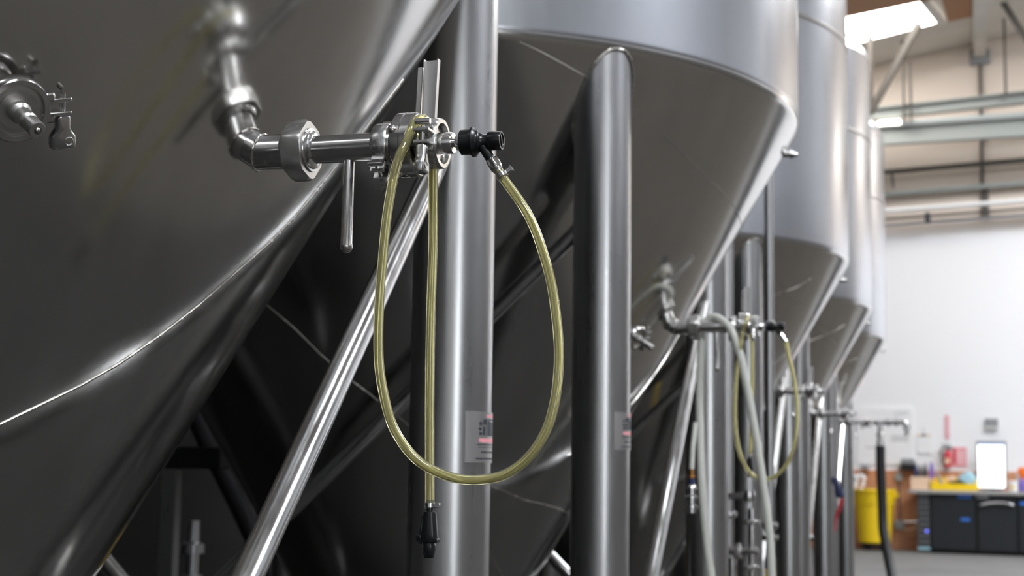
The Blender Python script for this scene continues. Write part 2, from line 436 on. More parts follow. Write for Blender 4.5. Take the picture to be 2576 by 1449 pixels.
def label_plate(leg, lx, ly, z0, z1):
    mb = MB()
    def patch(a0, a1, f0, f1, off, mi):
        n = max(2, int(abs(a1 - a0) / 4)); vs, fs = [], []
        for j in range(n + 1):
            a = R_(a0 + (a1 - a0) * j / n)
            for zf in (f0, f1):
                for rr in (DL + off, DL + 0.0002):
                    vs.append((lx + rr * math.sin(a), ly - rr * math.cos(a), z1 - (z1 - z0) * zf))
        for j in range(n):
            b, c = j * 4, j * 4 + 4
            fs += [(b, b + 2, c + 2, c), (b, c, c + 1, b + 1), (b + 2, b + 3, c + 3, c + 2)]
        fs += [(0, 1, 3, 2), (n * 4, n * 4 + 2, n * 4 + 3, n * 4 + 1)]
        mb.add(vs, fs, mi)
    patch(40, 140, 0, 1, 0.0026, 0)
    ink = [(78, 110, .055, .11, 1), (62, 67, .20, .27, 2), (61, 66, .31, .37, 2), (62, 67, .40, .46, 2), (70, 76, .15, .26, 2), (69, 74, .29, .46, 2), (77, 78.5, .14, .48, 2),
           (81, 116, .14, .17, 2), (81, 89, .18, .47, 2), (91, 116, .20, .47, 2), (62, 120, .52, .60, 1), (58, 122, .635, .655, 2), (60, 120, .69, .70, 2)]
    for row, (a0, a1) in ((.775, (66, 112)), (.90, (57, 123))):
        x = a0
        while x < a1:
            wd = random.uniform(2.0, 4.5); ink.append((x, min(x + wd, a1), row, row + .035, 2)); x += wd + random.uniform(1.2, 2.4)
    for (a0, a1, f0, f1, mi) in ink:
        patch(a0, a1, f0, f1, 0.0030, mi)
    return mb.build('label_plate', [M['plate'], M['pink'], M['ink']], leg)

def make_tank(loc, label):
    t = thing('fermenter', (loc[0], loc[1], 0), label, 'fermentation tank', 'conical fermenters in a row')
    # cone with a small knuckle at its rim
    rk = 0.055; zc = HS + rk * (TG * math.sin(GA) - 1 + math.cos(GA)) / TG; prof = []
    cx = RT - rk
    kn = []
    for j in range(7):
        a = GA_end = -(GA) * (1 - j / 6.0)      # sweep from the cone's normal to the shell's
        kn.append((zc + rk * math.sin(a), cx + rk * math.cos(a)))
    # slide the cone so it is tangent with the knuckle
    z_t, r_t = kn[0]
    def cr(z): return r_t - (z_t - z) * TG
    zb = z_t - (r_t - 0.09) / TG
    prof = [(zb, 0.09)] + [(zb + (z_t - zb) * q, cr(zb + (z_t - zb) * q)) for q in (.2, .4, .6, .8, .9, .97, .995)] + kn
    MB().lathe([(zb - 0.25, 0.04), (zb - .02, 0.04)] + prof, (0, 0, 0), (0, 0, 1), 180).build('cone_bottom', M['cone'], t, ang=60)
    MB().lathe([(zc, RT), (zc + .004, RT + .0012), (HS + .03, RT + .0012), (HS + .9, RT + .0012), (TOPZ, RT + .0012)], (0, 0, 0), (0, 0, 1), 180).build('cylinder_shell', M['shell'], t, ang=60)
    MB().lathe([(HS + 1.28, RT + .001), (HS + 1.286, RT + .006), (HS + 1.30, RT + .006), (HS + 1.306, RT + .001)], (0, 0, 0), (0, 0, 1), 120, caps=False).build('girth_seam', M['darkseam'], t)
    dome = [(TOPZ + 0.42 * math.sin(R_(a)), max(0.02, RT * (0.10 + 0.90 * math.cos(R_(a))) if a < 89 else 0.02)) for a in (0, 4, 8, 14, 22, 32, 45, 60, 75, 90)]
    MB().lathe(dome, (0, 0, 0), (0, 0, 1), 120).build('dome_top', M['shell'], t, ang=60)
    legs = {}
    for a in (45, 135, 225, 315):
        lx, ly = RL * math.sin(R_(a)), RL * math.cos(R_(a))
        lg = MB().lathe([(0.0, DL * 1.55), (.012, DL * 1.55), (.014, DL), (HS - .004, DL)], (lx, ly, 0), (0, 0, 1), 56).build('leg', M['leg'], t)
        legs[a] = (lg, lx, ly)
        P = []
        for k in range(65):
            q = 2 * math.pi * k / 64; x, y = lx + (DL + .002) * math.cos(q), ly + (DL + .002) * math.sin(q)
            r = math.hypot(x, y); P.append(Vector((x, y, min(HS - (RT - r) / TG, HS - .004))))
        MB().tube(P, 0.0055, 8, caps=False).build('weld_bead', M['seam'], lg)
    b = RL * math.sin(R_(45)); zc_ = CAM_H
    def br(p, q): MB().cyl(p, q, 0.0245, 28).build('brace', M['brace'], t)
    br((b, b, zc_ + .73), (b, -b, zc_ - 1.10)); br((b, -b, zc_ + .765), (-b, -b, zc_ - .95))
    br((b, b, zc_ - 1.0), (-b, b, zc_ + .76))
    seam(t, [(148.0, 1.207), (145.5, 1.190), (138.25, 1.135), (130.45, 1.072), (117.96, .975), (108.44, .927), (97.84, .892), (88.6, .872), (70, .86)], r=.0011, mat='darkseam')
    # thermowell stub by the rim, aisle side
    p = cone_pt(78, CAM_H + 1.145); n = Vector((math.sin(R_(78)), math.cos(R_(78)), 0))
    MB().lathe([(-.03, .012), (.020, .012), (.021, .016), (.034, .016), (.036, .010), (.048, .009)], p, n, 20).build('thermowell', M['fit'], t)
    return t, legs
SEAM_A = [(113, .034), (110.94, .045), (102.36, .103), (97.96, .139), (93.58, .184), (89.22, .237), (84.9, .299), (81.02, .352), (77.93, .408), (74.48, .502), (68, .68)]
t1, lg = make_tank(TANKS[0], 'nearest conical steel tank, cut off by the left edge of the picture')
label_plate(lg[45][0], lg[45][1], lg[45][2], CAM_H + .003, CAM_H + .107)
seam(t1, SEAM_A, .0022)
t2, lg = make_tank(TANKS[1], 'conical steel tank second in the row, its leg top welded under the rim')
label_plate(lg[135][0], lg[135][1], lg[135][2], CAM_H + .048, CAM_H + .155)
seam(t2, SEAM_A, .0022)
seam(t2, [(-160, .62), (-170.95, .483), (-175.62, .414), (180.26 - 360, .342), (175.8 - 360, .276), (167.49 - 360, .186), (161.55 - 360, .122), (150 - 360, .0), (136.62 - 360, -.07), (123.33 - 360, -.115), (92.6 - 360, -.165)])
seam(t2, [(150, -.13), (130.63, -.286), (125.6, -.328), (119.08, -.376)])
t3, _ = make_tank(TANKS[2], 'conical steel tank third in the row, half hidden behind the second')
seam(t3, [(131, .86), (127.91, .913), (122.33, .954), (114.18, 1.017), (110.4, 1.068)])
t4 = copy_tree(t3, (*TANKS[3], 0), 'narrow visible slice of steel tank between the third and the last tank')
t5 = copy_tree(t3, (*TANKS[4], 0), 'last steel tank of the row, next to the bright white wall')

# ------------------------------------------------------------------ fittings
def wing_nut(parent, org, axis, ref, k=1.0, mat='cast'):
    """long nut flaring into two flat lobes, each with a pressed hollow"""
    mb = MB().loft([(0, .0075 * k, .0075 * k), (.002 * k, .0088 * k, .0086 * k), (.016 * k, .0090 * k, .0082 * k), (.0215 * k, .0115 * k, .0085 * k), (.0265 * k, .0155 * k, .0088 * k), (.030 * k, .0166 * k, .0090 * k), (.038 * k, .0168 * k, .0090 * k), (.0425 * k, .0158 * k, .0084 * k), (.0445 * k, .0130 * k, .0065 * k)], org, axis, ref, 32, 3.4)
    x, y, a = frame(axis, ref); org = Vector(org)
    o = mb.build('wing_nut', M[mat], parent)
    for sy in (-1, 1):
        MB().lathe([(-.0035 * k, .0046 * k), (0, .0058 * k), (.0006 * k, .0052 * k), (-.0012 * k, .0034 * k), (-.0018 * k, .0002 * k)], org + a * .033 * k + x * .0055 * k + y * sy * .0092 * k, y * sy, 20).build('wing_hollow', M['fit'], o)
    return o
def tri_clamp(parent, x0, x1, Ro, d, tau, k=1.0, axis=(1, 0, 0), org=(0, 0, 0), mat='cast', nut=True, gap=.006):
    """two-piece pipe clamp round the local axis; ears stick out along d, the bolt runs along tau"""
    a, d, tau, org = Vector(axis).normalized(), Vector(d).normalized(), Vector(tau).normalized(), Vector(org)
    mid = (x0 + x1) / 2; wd = x1 - x0
    mb = MB().lathe([(x0, Ro * .80), (x0, Ro * .955), (x0 + wd * .12, Ro), (x1 - wd * .12, Ro), (x1, Ro * .955), (x1, Ro * .80), (x1 - wd * .25, Ro * .76), (x0 + wd * .25, Ro * .76), (x0, Ro * .80)], org, axis, 56, caps=False)
    rot = Matrix((d, a, tau)).transposed()
    for sgn in (-1, 1):
        c = org + a * mid + d * (Ro + .011 * k) + tau * sgn * (gap + .003 * k)
        mb.box(c, (.030 * k, wd * .92, .0055 * k), rot, bev=.002)
        mb.box(org + a * mid + d * (Ro - .003 * k) + tau * sgn * (gap + .007 * k), (.016 * k, wd * .92, .013 * k), rot, bev=.004)
    # hinge knuckles opposite
    for sgn in (-1, 1):
        mb.box(org + a * mid - d * (Ro + .004 * k) + tau * sgn * .007 * k, (.012 * k, wd * .7, .006 * k), rot, bev=.002)
    mb.cyl(org + a * (mid - wd * .4) - d * (Ro + .008 * k), org + a * (mid + wd * .4) - d * (Ro + .008 * k), .0035 * k, 14)
    cl = mb.build('tri_clamp', M[mat], parent)
    bc = org + a * mid + d * (Ro + .017 * k)
    top = gap + .006 * k
    bt = MB().cyl(bc + tau * (top + .004 * k), bc - tau * (top + .014 * k), .0036 * k, 16)
    bt.cyl(bc + tau * (top + .011 * k) - a * wd * .45, bc + tau * (top + .011 * k) + a * wd * .45, .0048 * k, 16)
    bt.build('clamp_bolt', M['fit'], cl)
    if nut: wing_nut(cl, bc - tau * (top + .001), -tau, d, k, mat)
    return cl

def racking_valve(loc, label):
    """origin on the pipe's axis where the mitred stub turns outwards; +x out into the aisle"""
    t = thing('racking_valve', loc, label, 'valve', 'racking valves on the tank cones')
    n = Vector((math.cos(GA), 0, -math.sin(GA)))
    mb = MB()                                    # stub square to the cone, mitred to the level pipe
    r = .0262; seg = 40; vs, fs = [], []
    mit = (n + Vector((1, 0, 0))).normalized()
    for ring in range(3):
        for k in range(seg):
            q = 2 * math.pi * k / seg; cy, cz = r * math.cos(q), r * math.sin(q)
            pl = Vector((0, cy, cz)); xm = -(pl.dot(mit)) / mit.x
            if ring == 1: p = Vector((xm, cy, cz))
            elif ring == 2: p = Vector((.052, cy, cz))
            else:
                p1 = Vector((xm, cy, cz)); p = p1 - n * (.085 + p1.dot(n))
            vs.append(p)
    for i in range(2):
        for k in range(seg):
            k2 = (k + 1) % seg; fs.append((i * seg + k, (i + 1) * seg + k, (i + 1) * seg + k2, i * seg + k2))
    mb.add(vs, fs); mb.build('mitred_stub', M['fit'], t, ang=25)
    bead = [Vector((-(Vector((0, r * math.cos(q), r * math.sin(q))).dot(mit)) / mit.x, r * math.cos(q), r * math.sin(q))) * 1.012 for q in [2 * math.pi * k / 40 for k in range(41)]]
    MB().tube(bead, [.0021 + .0009 * math.sin(k * 2.3) for k in range(41)], 8, caps=False).build('weld_bead', M['seam'], t)
    MB().lathe([(.042, .030), (.046, .033), (.050, .0335), (.054, .0335)], (0, 0, 0), (1, 0, 0), 40).build('threaded_liner', M['cast'], t)
    MB().hexnut((.050, 0, 0), (1, 0, 0), .0455, .030, 13, ref=(0, 0, 1), ch=.07).build('union_nut', M['dkcast'], t)
    MB().lathe([(.074, .026), (.0795, .0315), (.0810, .0325), (.0825, .0315), (.083, .0285), (.086, .0280), (.0875, .0255), (.089, .0205), (.195, .0205)], (0, 0, 0), (1, 0, 0), 44).build('pipe', M['fit'], t)
    MB().lathe([(.0, .0085), (-.006 + .012, .0085), (.124, .0085), (.125, .0090), (.130, .0090), (.134, .0074), (.137, .004), (.138, .0005)], (.141, 0, -.016), (0, 0, -1), 24).build('turning_rod', M['fit'], t)
    MB().lathe([(.191, .0255), (.211, .0255), (.214, .022), (.221, .020), (.226, .022)], (0, 0, 0), (1, 0, 0), 40).build('ferrule', M['fit'], t)
    tri_clamp(t, .185, .2085, .0325, (0, -.42, -.90), (0, -.90, .42), .72)
    mb = MB().lathe([(.219, .020), (.220, .044), (.222, .0462), (.2335, .0462), (.2342, .0448), (.2355, .0448), (.2362, .0462), (.2485, .0462), (.251, .044), (.252, .030), (.255, .0262), (.260, .0245), (.266, .0245)], (0, 0, 0), (1, 0, 0), 64)
    vb = mb.build('butterfly_valve_body', M['fit'], t, ang=30)
    for q in (18, 108, 198, 288):
        y, z = -.0455 * math.cos(R_(q)), .0455 * math.sin(R_(q))
        MB().ball((.224, y * .97, z * .97), .0068, 14).build('flange_bolt', M['fit'], vb)
        MB().ball((.2505, y * .80, z * .80), .0045, 12, axis=(1, 0, 0), sq=.6).build('flange_screw', M['fit'], vb)
    # stem behind the body and the upright pressed-channel handle
    MB().cyl((.236, .040, 0), (.236, .072, 0), .009, 20).build('valve_stem', M['fit'], t)
    hb = MB(); y0 = .070; th = .0016
    x0b, x1b, x0t, x1t, zb_, zt = .229, .247, .225, .248, -.010, .146
    ln_ = .013
    def q4(xb0, xb1, xt0, xt1, ya, yb):
        vs = [(xb0, ya, zb_), (xb1, ya, zb_), (xb1, yb, zb_), (xb0, yb, zb_), (xt0, ya + ln_, zt), (xt1, ya + ln_, zt), (xt1, yb + ln_, zt), (xt0, yb + ln_, zt)]
        hb.add(vs, [(3, 2, 1, 0), (4, 5, 6, 7), (0, 1, 5, 4), (1, 2, 6, 5), (2, 3, 7, 6), (3, 0, 4, 7)])
    q4(x0b, x1b, x0t, x1t, y0, y0 + th)
    q4(x0b, x0b + th, x0t, x0t + th, y0 - .009, y0 + th); q4(x1b - th, x1b, x1t - th, x1t, y0 - .009, y0 + th)
    hb.cyl((.238, y0 - .010, .012), (.238, y0 + .006, .012), .0075, 18)
    hd = hb.build('handle', M['plate'], t)
    MB().box((.219, y0 + .004, .068), (.0085, .006, .135), Matrix.Rotation(R_(-5), 3, 'X'), bev=.002).build('trigger_bar', M['fit'], hd)
    # end cap held by the second clamp, with the keg post
    MB().lathe([(.262, .0255), (.276, .0255), (.2785, .024), (.279, .0155), (.300, .0155), (.3015, .0145)], (0, 0, 0), (1, 0, 0), 40).build('end_cap', M['fit'], t)
    tri_clamp(t, .261, .2855, .0365, (0, -1, 0), (0, 0, 1), .9)
    pb = MB().cyl((.301, 0, 0), (.318, 0, 0), .0062, 20); pb.hexnut((.306, 0, 0), (1, 0, 0), .0115, .006, 10); pb.cyl((.312, 0, 0), (.326, 0, 0), .0105, 20)
    pb.build('keg_post', M['fit'], t)
    return t
RV1 = (-1.0015, 1.99, 1.8025)
v1 = racking_valve(RV1, 'steel racking valve with upright handle on the nearest tank, yellow hose hung over it')
v2 = copy_tree(v1, (-0.985, 5.16, 1.832), 'blurred steel racking valve on the second tank, grey hose hung over it')
v3 = copy_tree(v1, (-1.155, 8.95, 1.805), 'far steel racking valve on the third tank, right of the small yellow loop')
v4 = copy_tree(v1, (-1.19, 11.77, 1.775), 'far steel racking valve on the fourth tank, bar over the bright brace', skip=('handle',))
v5 = copy_tree(v1, (-1.21, 14.57, 1.80), 'farthest racking valve, set against the white wall with black hose below', skip=('handle',))

def sample_port(tank_loc, ang, h, label):
    base = cone_pt(ang, CAM_H + h); n = Vector((math.sin(R_(ang)) * math.cos(GA), math.cos(R_(ang)) * math.cos(GA), -math.sin(GA)))
    t = thing('sample_port', (0, 0, 0), label, 'sample valve', 'sample ports on the tank cones')
    zx = n; side = Vector((0, 0, 1)).cross(n).normalized(); upv = n.cross(side)
    # local axes: x to the viewer's right, y = -normal, z up the slope
    t.matrix_world = Matrix.Translation(Vector((tank_loc[0], tank_loc[1], 0)) + base) @ Matrix((side, -n, upv)).transposed().to_4x4()
    ax = (0, -1, 0)
    MB().lathe([(-.03, .0255), (.040, .0255), (.044, .032), (.047, .036)], (0, 0, 0), ax, 44).build('ferrule_neck', M['fit'], t)
    MB().lathe([(.050, .0345), (.0545, .0345), (.056, .0325), (.056, .0245), (.0572, .0240), (.0572, .0105)], (0, 0, 0), ax, 48).build('end_cap', M['dkcast'], t)
    cl = tri_clamp(t, .040, .060, .0415, (.965, 0, .262), (-.262, 0, .965), 1.0, axis=ax, mat='fit')
    mb = MB().lathe([(.057, .0125), (.061, .0138), (.067, .0138), (.069, .0122), (.071, .0098), (.073, .0098), (.075, .0112), (.094, .0112), (.097, .0085), (.099, .0085), (.101, .0105), (.124, .0105), (.126, .0098), (.126, .0046), (.122, .0042)], (0, 0, 0), ax, 32)
    bar = mb.build('sample_barrel', M['dkcast'], t, ang=30)
    MB().ball((0, -.1245, 0), .0040, 14).build('barrel_pin', M['fit'], bar)
    return t
sample_port(TANKS[0], 121.1, .449, 'steel sample valve in a round clamp, cut off by the left edge')
sample_port(TANKS[1], 113.0, .445, 'blurred steel sample valve on the second tank, right of its near leg')

# ------------------------------------------------------------------ sampling hoses
def hose_end(t, o, disc_only=False):
    """keg disconnect pushed on the post at o (the valve's origin)"""
    o = Vector(o)
    mb = MB().lathe([(.3125, .0165), (.3135, .0180), (.329, .0184), (.3295, .0215), (.333, .0218), (.3345, .0195), (.337, .0165), (.339, .0150), (.340, .0150), (.342, .0120), (.347, .0098), (.3525, .0098), (.3535, .0128), (.355, .0135), (.3715, .0135), (.373, .0128), (.373, .0105), (.3715, .0100), (.3715, .003)], o, (1, 0, 0), 44)
    mb.box(o + Vector((.3722, 0, 0)), (.0012, .003, .017), Matrix.Rotation(R_(25), 3, 'X'))
    d = Vector((.565, -.06, -.825)).normalized(); b = o + Vector((.3425, 0, -.004))
    mb.lathe([(0, .0072), (.026, .0072), (.0275, .0064), (.030, .0064)], b, d, 24)
    dc = mb.build('keg_disconnect', M['black'], t)
    nb = MB().hexnut(b + d * .0285, d, .0098, .0155, 8); nb.lathe([(.044, .0062), (.0445, .0080), (.047, .0080), (.0475, .0066), (.052, .0066), (.053, .0078)], b, d, 24)
    nb.build('swivel_nut', M['fit'], dc)
    cb = MB().lathe([(.0535, .0080), (.054, .0086), (.0605, .0086), (.061, .0080)], b, d, 28)
    x, y, a = frame(d, (1, 0, .6)); cb.box(b + d * .0572 + x * .0125, (.0085, .007, .0065), Matrix((x, y, a)).transposed(), bev=.001)
    cb.box(b + d * .0572 + x * .0172, (.002, .009, .0080), Matrix((x, y, a)).transposed())
    cb.build('hose_clamp', M['fit'], t)
    return b + d * .050, d
def tap(t, p):
    """black picnic tap hanging from the hose's free end at p"""
    p = Vector(p); D = (0, 0, -1)
    cb = MB().lathe([(-.012, .0078), (-.0115, .0084), (-.0055, .0084), (-.005, .0078)], p, D, 28); cb.box(p + Vector((.0112, 0, .0085)), (.007, .007, .0075), bev=.001)
    cb.build('hose_clamp', M['fit'], t)
    MB().loft([(-.016, .0042, .0042), (0, .0048, .0048), (.001, .0088, .0085), (.006, .0098, .009), (.030, .0118, .0095), (.042, .0140, .0100), (.0435, .0125, .0095), (.0445, .0082, .0085), (.048, .0094, .0090), (.054, .0090, .0088), (.064, .0066, .0066), (.0655, .0055, .0055)], p, D, (1, 0, 0), 28, 2.4).build('picnic_tap', M['black'], t)
    lv = MB().loft([(0, .0022, .006), (.015, .0024, .0065), (.034, .0030, .0072), (.040, .0026, .0065)], p + Vector((-.0085, 0, -.006)), (-.10, 0, -1), (1, 0, 0), 20)
    lv.ball(p + Vector((-.0125, 0, -.037)), .0078, 18, axis=(0, 1, 0)); lv.box(p + Vector((.010, -.002, -.0405)), (.009, .014, .0055), bev=.0015)
    lv.build('tap_lever', M['black'], t)

def sampling_hose(label, root, front, over, tail, with_tap=True):
    t = thing('sampling_hose', root, label, 'hose', 'yellowed sampling hoses hung over the valves')
    loc = Vector(root); o = Vector((0, 0, 0))
    e, d = hose_end(t, o)
    pts = [e, e + d * .015] + [Vector(p) - loc for p in front] + [Vector(p) - loc for p in over] + [Vector(p) - loc for p in tail]
    P = spline(pts, 7)
    MB().pipe_wall(P, .0068, .0042, 20).build('tube', M['hose'], t, ang=60)
    if with_tap: tap(t, pts[-1] + Vector((0, 0, -.004)))
    return t
yv, z0 = RV1[1], RV1[2]
h1 = [(-0.592, 1.705), (-0.574, 1.672), (-0.56, 1.636), (-0.548, 1.596), (-0.54, 1.553), (-0.535, 1.513), (-0.534, 1.476), (-0.537, 1.439), (-0.544, 1.407), (-0.557, 1.379), (-0.576, 1.355), (-0.602, 1.337), (-0.631, 1.33), (-0.664, 1.33), (-0.696, 1.339), (-0.722, 1.354), (-0.744, 1.377), (-0.761, 1.405), (-0.772, 1.439), (-0.78, 1.477), (-0.783, 1.515), (-0.783, 1.57), (-0.78, 1.625), (-0.776, 1.681), (-0.769, 1.731), (-0.760, 1.77)]
front = []
for i, (x, z) in enumerate(h1):
    q = i / (len(h1) - 1); front.append((x, yv - .012 - .048 * min(1, q * 1.6), z))
over = [(-.753, yv - .050, 1.795), (-.747, yv - .040, 1.820), (-.744, yv - .016, 1.8365), (-.743, yv + .012, 1.8345), (-.744, yv + .034, 1.815)]
tail = [(-.747, yv + .045, 1.768), (-.745, yv + .046, 1.674), (-.746, yv + .046, 1.558), (-.745, yv + .046, 1.444), (-.743, yv + .046, 1.359), (-.741, yv + .046, 1.287)]
sampling_hose('clear yellowed hose looped over the nearest valve, black tap on its hanging end', RV1, front, over, tail)
V2L = Vector((-0.985, 5.16, 1.832))
h2 = [(-0.597, 1.724), (-0.58, 1.657), (-0.569, 1.563), (-0.571, 1.483), (-0.582, 1.417), (-0.606, 1.361), (-0.645, 1.323), (-0.683, 1.316), (-0.721, 1.335), (-0.749, 1.381), (-0.765, 1.441), (-0.772, 1.522), (-0.77, 1.616), (-0.763, 1.698), (-0.751, 1.779)]
front = [(x, 5.16 - .012 - .048 * min(1, i / 8), z) for i, (x, z) in enumerate(h2)]
over = [(-.745, 5.108, 1.812), (-.736, 5.12, 1.85), (-.734, 5.144, 1.866), (-.733, 5.172, 1.864), (-.732, 5.194, 1.843)]
tail = [(-.730, 5.205, 1.798), (-.729, 5.206, 1.661), (-.732, 5.206, 1.525), (-.735, 5.206, 1.43), (-.738, 5.206, 1.39)]
sampling_hose('small blurred yellow hose loop hanging from the second tank valve', V2L, front, over, tail)

# grey transfer hose hung over the second valve's pipe
gh = [(-0.640, 0.78), (-0.652, 0.998), (-0.658, 1.126), (-0.675, 1.27), (-0.694, 1.402), (-0.716, 1.535), (-0.736, 1.642), (-0.757, 1.736), (-0.784, 1.811), (-0.817, 1.848), (-0.850, 1.866), (-0.878, 1.858), (-0.897, 1.822), (-0.905, 1.723), (-0.908, 1.588), (-0.902, 1.453), (-0.891, 1.306), (-0.875, 1.147), (-0.852, 0.991), (-.80, .70)]
gy = [5.10] * 7 + [5.105, 5.115, 5.14, 5.16, 5.175, 5.185, 5.19, 5.19, 5.17, 5.14, 5.12, 5.1, 5.08]
g = thing('transfer_hose', (-.85, 5.12, 0), 'thick pale grey hose hung over the second tank valve pipe', 'hose')
MB().tube(spline([(x, y, z) for (x, z), y in zip(gh, gy)], 7), .0135, 18).build('tube', M['greyhose'], g, shift=(-.85, 5.12, 0))
cf = MB(); cx_ = Vector((-.912, 5.06, 1.345))
cf.lathe([(0, .009), (.022, .009), (.024, .013), (.03, .013)], cx_, (0, 0, -1), 20, mi=0)
cf.lathe([(.030, .011), (.048, .011)], cx_, (0, 0, -1), 20, mi=1); cf.lathe([(.052, .011), (.06, .017), (.068, .017), (.07, .012), (.085, .012), (.09, .02), (.098, .02), (.10, .012), (.118, .012), (.12, .022), (.13, .022), (.132, .014), (.145, .014)], cx_, (0, 0, -1), 20, mi=2)
cf.tube([(-.906, 5.1, 1.50), (-.910, 5.07, 1.42), tuple(cx_)], .0085, 14, mi=3)
tag(cf.build('hose_tail_fitting', [M['copper'], M['navy'], M['fit'], M['greyhose']], shift=tuple(cx_)), 'small brass and steel barbed fitting hanging beside the bright brace of the second tank', 'fitting')

# ------------------------------------------------------------------ pipework between the tanks
def vpipe(x, y, r, z0, z1, label, clamps=()):
    t = thing('standing_pipe', (x, y, z0), label, 'pipe', 'steel pipes standing between the tanks')
    MB().cyl((0, 0, 0), (0, 0, z1 - z0), r, 24).build('pipe', M['leg'], t)
    for zc in clamps: MB().lathe([(-.016, r), (-.014, r * 1.6), (-.004, r * 1.72), (.004, r * 1.72), (.014, r * 1.6), (.016, r)], (0, 0, zc - z0), (0, 0, 1), 24).build('pipe_clamp', M['fit'], t)
    return t
vpipe(-.985, 7.65, .0235, .92, 6.5, 'tall steel pipe right of the small yellow loop, crossing the third tank cone', (1.07, 1.01))
vpipe(-1.135, 7.30, .0225, .25, 6.0, 'wider of two steel pipes rising behind the second tank valve handle', (1.13,))
vpipe(-1.170, 7.27, .0105, .25, 6.0, 'thin steel pipe beside the wider one behind the second tank valve')
yl = thing('yellow_hose', (-.985, 7.65, 0), 'short yellow hose with dark cuff under the tall steel pipe', 'hose')
MB().cyl((0, 0, .30), (0, 0, .86), .026, 24).build('hose_body', M['yellow'], yl)
MB().lathe([(.86, .029), (.90, .029), (.905, .026), (.92, .026)], (0, 0, 0), (0, 0, 1), 24).build('cuff', M['black'], yl)
bk = thing('pipe_bracket', (-1.12, 7.263, 1.22), 'horizontal steel bracket clamped across the pipes below the second tank valve', 'bracket')
MB().box((0, 0, 0), (.23, .03, .03), bev=.004).build('bar', M['fit'], bk)
for q in (-.10, .085): MB().lathe([(-.028, .020), (-.026, .027), (-.02, .028), (.02, .028), (.026, .027), (.028, .020)], (q, 0, 0), (0, 0, 1), 20).build('clip', M['fit'], bk)
mv = thing('drain_manifold', (-1.06, 6.9, .35), 'cluster of small steel valves low between the second and third tanks', 'valve')
mb = MB().cyl((0, 0, -.1), (0, 0, .60), .022, 24); mb.cyl((-.07, 0, .63), (.12, 0, .63), .02, 24); mb.cyl((.09, 0, .3), (.09, 0, .82), .018, 24)
mb.build('pipe', M['fit'], mv)
for (x, z, ax) in ((-.05, .63, (1, 0, 0)), (.03, .63, (1, 0, 0)), (.09, .56, (0, 0, 1)), (.09, .76, (0, 0, 1)), (0, .50, (0, 0, 1))):
    tri_clamp(mv, -.011, .011, .034, (0, -1, 0), (0, 0, 1) if ax[0] else (1, 0, 0), .8, axis=ax, org=(x, 0, z), nut=False)
pd = thing('pump_motor', (-1.13, 6.75, 0), 'dark motor housing low behind the grey hose', 'motor')
MB().lathe([(0, .075), (.01, .085), (.26, .085), (.28, .07)], (-.13, 0, .72), (1, 0, 0), 32).build('motor_body', M['rubber'], pd)
MB().box((0, 0, .33), (.22, .16, .66), bev=.02).build('stand', M['rubber'], pd)

# blue handled nozzle hanging by the last tanks
nz = thing('spray_nozzle', (-.925, 11.0, 1.18), 'dark blue nozzle with a red tail hanging among the far pipes', 'nozzle')
MB().loft([(0, .016, .016), (.02, .030, .028), (.06, .022, .024), (.13, .032, .03), (.15, .026, .026)], (-.04, 0, .12), (.35, 0, -1), (1, 0, 0), 20).build('nozzle_body', M['navy'], nz)
MB().tube(spline([(.012, 0, -.03), (0, 0, -.09), (-.025, 0, -.16), (-.035, 0, -.26)]), [.016 - .0004 * k for k in range(25)], 14).build('red_tail', M['red'], nz)

# black hose and its tee on the last valve
bh = thing('black_hose', (-.85, 14.57, 1.80), 'thick black hose dropping from the farthest valve to the floor', 'hose')
mb = MB().cyl((-.06, 0, 0), (.20, 0, 0), .024, 24); mb.cyl((0, 0, 0), (0, 0, -.16), .024, 24); mb.lathe([(.10, .024), (.11, .036), (.13, .036), (.14, .024)], (0, 0, 0), (0, 0, -1), 24); mb.lathe([(.15, .02), (.16, .032), (.20, .032), (.26, .034)], (0, 0, 0), (0, 0, -1), 24)
mb.build('tee', M['fit'], bh)
mb = MB().tube(spline([(.19, 0, 0), (.225, 0, -.004), (.24, 0, -.03), (.24, 0, -.12)]), .021, 18); mb.lathe([(0, .022), (.004, .032), (.03, .032), (.034, .022)], (.24, 0, -.03), (0, 0, -1), 20)
mb.lathe([(0, .022), (.004, .036), (.03, .036), (.034, .022)], (.13, 0, 0), (1, 0, 0), 20); mb.lathe([(0, .022), (.004, .036), (.03, .036), (.034, .022)], (.06, 0, 0), (1, 0, 0), 20)
mb.build('spout_elbow', M['fit'], bh)
MB().loft([(0, .012, .010), (.04, .014, .010), (.14, .012, .009), (.15, .008, .006)], (.12, 0, .075), (1, 0, .12), (0, 1, 0), 16).build('white_lever', M['white'], bh)
MB().tube(spline([(0, 0, -.22), (0, 0, -.4), (.01, -.01, -.75), (.02, -.05, -1.0), (.08, -.2, -1.3), (.16, -.5, -1.60), (.22, -.9, -1.76)]), .044, 22).build('hose_body', M['rubber'], bh)

